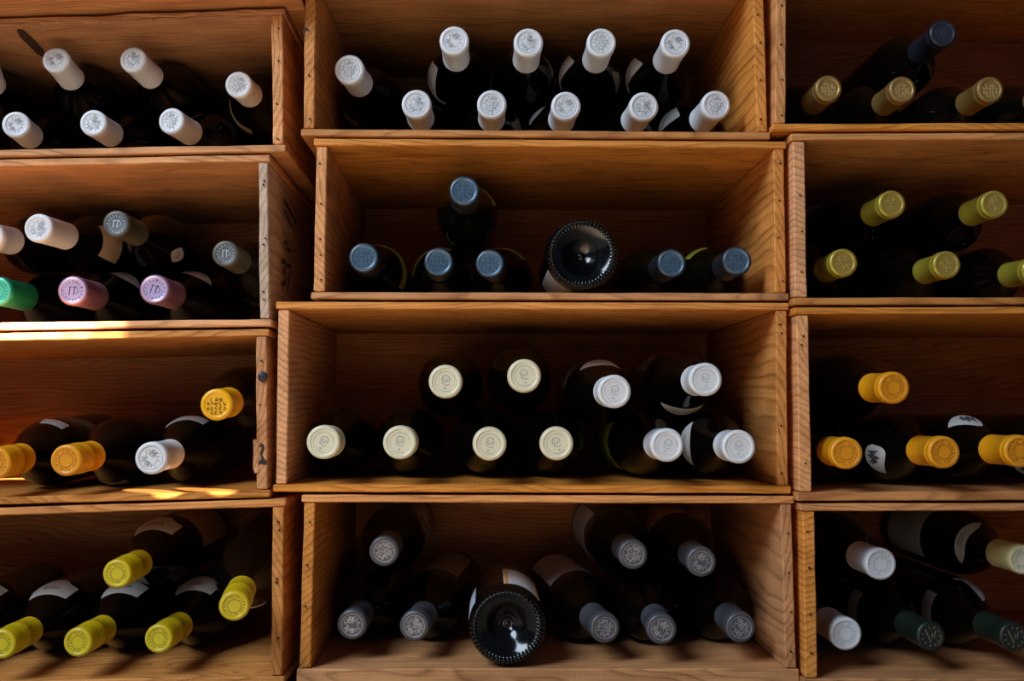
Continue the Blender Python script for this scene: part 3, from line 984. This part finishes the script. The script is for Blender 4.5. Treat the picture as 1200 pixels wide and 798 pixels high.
for key, c in CR.items():
    bs = [b_ for b_ in BOT if b_['crate'] == key]
    for it in range(400):
        k_ = .5
        for b_ in bs:            # stay inside the crate
            for s in (0.0, body_len(b_)):
                p = axis_pt(b_, s)
                fz = floor_z(c, p.x) + b_['R'] + .0009
                cz = ceil_z(c, p.x) - b_['R'] - .0012
                xl = max(c['la'].x, c['lb'].x) + c['side'] + b_['R'] - .0015
                xr = min(c['ra'].x, c['rb'].x) - c['side'] - b_['R'] + .0015
                mv = Vector((0, 0, 0))
                if p.z < fz or (b_['lower'] and s == 0 and it < 300 and p.z > fz + .0004):
                    mv.z += fz - p.z
                if p.z > cz:
                    mv.z += cz - p.z
                if p.x < xl:
                    mv.x += xl - p.x
                if p.x > xr:
                    mv.x += xr - p.x
                if b_['punt']:
                    b_['base'] += mv * k_
                    b_['cap'] += mv * k_
                else:
                    b_['base'] += mv * k_ / max(1 - s / b_['L'], .4)
        for i in range(len(bs)):
            for j in range(i + 1, len(bs)):
                A, C_ = bs[i], bs[j]
                s, t_, pa, pc = seg_close(axis_pt(A, 0), axis_pt(A, body_len(A)), axis_pt(C_, 0), axis_pt(C_, body_len(C_)))
                dv = pc - pa
                need = A['R'] + C_['R'] + .0011
                if dv.length < need:
                    push = dv.normalized() * (need - dv.length) * k_
                    push.y = 0
                    wa, wc = (.5, .5) if A['lower'] == C_['lower'] else ((.15, .85) if A['lower'] else (.85, .15))
                    if A['punt']:
                        wa, wc = 0, 1
                    if C_['punt']:
                        wa, wc = 1, 0
                    A['base'] -= push * wa
                    C_['base'] += push * wc

# report any pair that could not be settled
for key in CR:
    bs = [b_ for b_ in BOT if b_['crate'] == key]
    for i in range(len(bs)):
        for j in range(i + 1, len(bs)):
            A, C_ = bs[i], bs[j]
            _, _, pa, pc = seg_close(axis_pt(A, 0), axis_pt(A, body_len(A)), axis_pt(C_, 0), axis_pt(C_, body_len(C_)))
            if (pa - pc).length < A['R'] + C_['R']:
                print('TIGHT', key, A['u'], C_['u'], round((A['R'] + C_['R'] - (pa - pc).length) * 1000, 2), 'mm')

PAPER = dict(white=paper, cream=paper_cream, tan=paper_tan, lime=paper_lime, blue=paper_blue, grey=plain('grey_label_paper', (0.30, 0.28, 0.25), 0.7))


def shoulder(pts, R, f):
    """Distance from the base at which the shoulder has shrunk to f of the body radius."""
    s = .15
    while s < .25 and rad_at(pts, s) > R * f:
        s += .0005
    return s


def neck_outline(style, half, a, c):
    if style == 'crescent':
        return lambda t_: (t_ * half, a + (c - a) * .5 * (t_ * t_) * .6, a + (c - a) * (.5 * .6 * t_ * t_ + max(.03, (1 - t_ * t_)) * .62))
    if style == 'leaf':
        return lambda t_: (t_ * half, a, a + (c - a) * (.12 + .95 * max(0, 1 - abs(t_ * 1.25 + .25) ** 1.5)))
    if style == 'drop':
        w = lambda x: .5 * max(0.0, 1 + x) ** .5 * max(0.0, 1 - x) ** 1.0 * .78
        return lambda t_: (t_ * half, a + (c - a) * (.5 - w(t_) * (.9 + .25 * t_)), a + (c - a) * (.5 + w(t_) * (1 - .3 * t_)))
    if style == 'shield':
        return lambda t_: (t_ * half, a - .003 - .011 * math.exp(-(t_ / .5) ** 4), a + (c - a) * (.66 - .06 * t_ * t_))
    if style == 'rect':
        return lambda t_: (t_ * half, a, a + (c - a) * .8)
    if style == 'collar':
        return lambda t_: (t_ * half, a, a + (c - a) * (.05 + .95 * (1 - t_ ** 4)))
    return lambda t_: (t_ * half, a - .004, a + (c - a) * .34)   # 'band'


for idx, b_ in enumerate(BOT):
    R, L, kind = b_['R'], b_['L'], b_['kind']
    side_m, disc_m, emb_m = CAPM[b_['fin']]
    root = empty('wine_bottle', b_['base'])
    ax = (b_['cap'] - b_['base']).normalized()
    # bottle's own x axis points to the right of the photo, y up, z along the bottle towards its cap
    if b_['punt']:
        xa = Vector((-1, 0, 0))
    else:
        xa = Vector((1, 0, 0))
    ya = ax.cross(xa).normalized()
    xa = ya.cross(ax).normalized()
    root.rotation_euler = Matrix((xa, ya, ax)).transposed().to_euler()
    tag(root, b_['label'], 'bottle', b_['group'])
    pts = smooth_pts(profile(kind, R, L))
    gl = part('glass_body', shared(('glass_body', kind, R, L, b_['punt']), lambda: glass_mesh(kind, R, L, b_['punt'])), b_['glass'], root)
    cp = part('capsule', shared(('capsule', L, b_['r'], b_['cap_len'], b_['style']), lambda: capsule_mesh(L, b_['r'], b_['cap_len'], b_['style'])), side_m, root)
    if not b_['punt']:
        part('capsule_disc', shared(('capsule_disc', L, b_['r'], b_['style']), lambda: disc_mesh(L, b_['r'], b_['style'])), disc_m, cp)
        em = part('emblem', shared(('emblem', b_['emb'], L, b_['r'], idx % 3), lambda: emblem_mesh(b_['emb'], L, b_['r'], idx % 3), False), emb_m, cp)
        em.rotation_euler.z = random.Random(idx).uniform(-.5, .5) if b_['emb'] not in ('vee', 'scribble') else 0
    for q, (style, phi, half, col) in enumerate(b_['necks']):
        s_hi = shoulder(pts, R, .55 if style == 'collar' else .62)
        s_lo = shoulder(pts, R, .70 if style == 'collar' else .96)
        out = neck_outline(style, half, s_lo, s_hi)
        lb = link('neck_label', patch(pts, out, phi), PAPER[col], gl, smooth=False)
        if style in ('leaf', 'crescent', 'shield', 'collar') and col in ('white', 'blue'):
            mid = s_lo + (s_hi - s_lo) * (.30 if style != 'collar' else .45)
            link('print', ink_rows(pts, phi, mid - .003, mid + .003, half * .7, 2, idx), ink_soft if style != 'shield' else ink, lb)
        if style == 'drop':
            bm = bmesh.new()
            for k in range(7):   # dark figure printed in the middle of the drop
                ang = phi - half * .25 + (k - 3) * half * .11
                s0 = s_lo + (s_hi - s_lo) * (.34 + .06 * math.sin(k * 2.1)); s1 = s_lo + (s_hi - s_lo) * (.66 + .08 * math.cos(k * 1.7))
                vv = []
                for aa, ss in ((ang - half * .055, s0), (ang + half * .05, s0 + .001), (ang + half * .055, s1), (ang - half * .04, s1 - .001)):
                    rr = rad_at(pts, ss) + .0011
                    vv.append(bm.verts.new((rr * math.cos(math.radians(aa)), rr * math.sin(math.radians(aa)), ss)))
                bm.faces.new(vv)
            link('print', bm, ink, lb)
    if b_['body']:
        col, phi = b_['body'][:2]
        bh = b_['body'][2] if len(b_['body']) > 2 else 48
        top = .142 if kind == 'burgundy' else .172
        if col == 'orange_edge':
            lb = link('body_label', patch(pts, lambda t_: (t_ * bh, .022, .115), -phi + 180 if b_['punt'] else phi, 24, 4), paper, gl)
            ph2 = -phi + 180 if b_['punt'] else phi
            link('label_border', patch(pts, lambda t_: (-bh + 4 + t_ * 2.2, .022, .115), ph2, 3, 3, lift=.0009), ink_orange, lb, False)
            link('back_label', patch(pts, lambda t_: (t_ * 14, .016, .10), 20, 8, 3), paper_blue, gl)
            link('label_border', patch(pts, lambda t_: (bh - 4 + t_ * 2.2, .022, .115), ph2, 3, 3, lift=.0009), ink_orange, lb, False)
        else:
            ph2 = -phi + 180 if b_['punt'] else phi
            lo_ = .03 if not b_['punt'] else .012
            lb = link('body_label', patch(pts, lambda t_: (t_ * bh, lo_, top - .012), ph2, 24, 4), PAPER[col], gl)
            if col == 'blue':
                link('print', ink_rows(pts, ph2, .07, top - .02, 40, 5, idx), ink_soft, lb)

# ---------------------------------------------------------------- marks on the crates
c = CR['L3']
# dark plug pressed into the front edge of the third left crate's right end board
p = at_depth(308, 441.5, D0)
bm = bmesh.new()
lathe(bm, [(0, 0), (0.0, .0046), (.0012, .0052), (.0022, .0048), (.0026, .003), (.0026, 0)], 24)
bmesh.ops.rotate(bm, verts=bm.verts, matrix=Matrix.Rotation(math.radians(90), 3, 'X'))
bmesh.ops.translate(bm, verts=bm.verts, vec=Vector((p.x, c['yf'] + .0012, p.z)) - c['off'])
o = link('plug', bm, plug_m, c['parts']['right'], True)
o['label'] = 'round dark blue plug in the end board'


def on_front(crate, pts, mat, name, parent, lift=.0006, thick=.0008, label=None):
    """Flat mark lying on the front edge of a board; pts in photo coordinates at the crate's own front plane."""
    c = CR[crate]
    d = c['yf'] - EYE.y
    bm = bmesh.new()
    vs = []
    for u, v in pts:
        p = at_depth(u, v, d)
        vs.append(bm.verts.new(Vector((p.x, c['yf'] + .0018 - lift, p.z)) - c['off']))
    f_ = bm.faces.new(vs)
    r_ = bmesh.ops.extrude_face_region(bm, geom=[f_])
    bmesh.ops.translate(bm, verts=[g for g in r_['geom'] if isinstance(g, bmesh.types.BMVert)], vec=Vector((0, thick, 0)))
    bmesh.ops.recalc_face_normals(bm, faces=bm.faces)
    o = link(name, bm, mat, CR[crate]['parts'][parent])
    if label:
        o['label'] = label
    return o


on_front('C1', [(355, 34), (359, 31), (366.5, 41), (367, 49), (360, 44), (355, 40)], stain_m, 'stain', 'left', label='dark wine-red stain across the board edge')
on_front('L3', [(305, 519), (309, 521), (309.5, 526), (307, 533), (309, 537), (313, 541), (312, 545), (304, 544), (300, 551), (299, 549), (303, 541), (306, 538), (304, 531), (306.5, 525)], nail_m, 'crack', 'right', label='dark split in the chipped end board')
on_front('L3', [(302.5, 516), (302.5, 553), (298.5, 555), (296.2, 548), (296.8, 530), (296.4, 515)], wood_y, 'chip', 'right', lift=.001, thick=.012, label='splinter standing out of the end board')
# dark split in the roof of the top left crate
c = CR['L1']
bm = bmesh.new()
vs = []
for u, v in ((20, 36), (27, 37), (38, 47), (51, 61), (52, 68), (44, 64), (31, 51), (23, 43)):
    r_ = ray(u, v)
    t_ = 1.2
    for _ in range(20):
        p = EYE + r_ * t_
        t_ *= (ceil_z(c, p.x) - .0012 - EYE.z) / (p.z - EYE.z)
    vs.append(bm.verts.new(EYE + r_ * t_ - c['off']))
f_ = bm.faces.new(vs)
r_ = bmesh.ops.extrude_face_region(bm, geom=[f_])
bmesh.ops.translate(bm, verts=[g for g in r_['geom'] if isinstance(g, bmesh.types.BMVert)], vec=Vector((0, 0, .0012)))
bmesh.ops.recalc_face_normals(bm, faces=bm.faces)
o = link('crack', bm, plain('dark_split_wood', (0.045, 0.018, 0.007), 0.8, var=0.3), c['parts']['top'])
o['label'] = 'dark split in the roof board'
# stencilled figures on the outside of the second left crate's right end board
c = CR['L2']
wx = max(c['ra'].x, c['rb'].x) + .0008
bm = bmesh.new()


def sten(pts, w):
    """Brush stroke on the crate's outer side; pts in photo coordinates."""
    q = []
    for u, v in pts:
        r_ = ray(u, v)
        p = EYE + r_ * ((wx - EYE.x) / r_.x)
        q.append((p.y, p.z))
    n0_ = len(bm.verts)
    stroke(bm, q, w, 0, .0002)
    bm.verts.ensure_lookup_table()
    for v in bm.verts[n0_:]:
        v.co = Vector((wx + v.co.z, v.co.x, v.co.y)) - c['off']


sten([(330.5, 308), (332.5, 305.5), (334.5, 309), (334.5, 314), (332.3, 318), (334.5, 321), (334.7, 329), (332.6, 333.5), (330.8, 331)], .0055)
sten([(336.2, 311), (341, 311.5), (339.6, 321), (338.2, 331), (337.6, 340)], .0055)
sten([(333, 283), (337, 286), (335.5, 291), (340.5, 294.5)], .005)
sten([(333, 234), (336, 240), (341, 249), (347, 262)], .006)
sten([(333.5, 246), (338, 256), (341, 264)], .005)
bmesh.ops.recalc_face_normals(bm, faces=bm.faces)
o = link('stencilled_number', bm, stencil_m, c['parts']['right'])
o['label'] = 'dark stencilled 37 and other figures on the outer side'

# splintered front edge of that roof board
c = CR['L1']
bm = bmesh.new()
rnd = random.Random(4)
x = c['tl'].x + .03
while x < c['tr'].x - .03:
    w = rnd.uniform(.008, .03)
    f_ = (x - c['tl'].x) / (c['tr'].x - c['tl'].x)
    dep = (.0035 - .0018 * f_) * rnd.uniform(.5, 1.15)
    z0, z1 = ceil_z(c, x), ceil_z(c, x + w)
    y0_ = c['yf'] + rnd.uniform(.0004, .0025)
    th = rnd.uniform(.002, .005)
    prof = [(x, z0 + .001), (x + w, z1 + .001), (x + w * rnd.uniform(.8, 1), z1 - dep * rnd.uniform(.3, .9)), (x + w * .55, (z0 + z1) / 2 - dep), (x + w * .2, z0 - dep * rnd.uniform(.4, 1))]
    fr = [bm.verts.new(Vector((px, y0_ + rnd.uniform(0, .0012), pz)) - c['off']) for px, pz in prof]
    bk = [bm.verts.new(Vector((px, y0_ + th, pz if k_ < 2 else pz + dep * .4)) - c['off']) for k_, (px, pz) in enumerate(prof)]
    bm.faces.new(fr)
    bm.faces.new(bk[::-1])
    for k_ in range(5):
        bm.faces.new((fr[k_], fr[(k_ + 1) % 5], bk[(k_ + 1) % 5], bk[k_]))
    x += w * rnd.uniform(.75, 1.0)
bmesh.ops.recalc_face_normals(bm, faces=bm.faces)
o = link('splintered_edge', bm, splint_m, c['parts']['top'])
o['label'] = 'rough splintered front edge of the roof board'
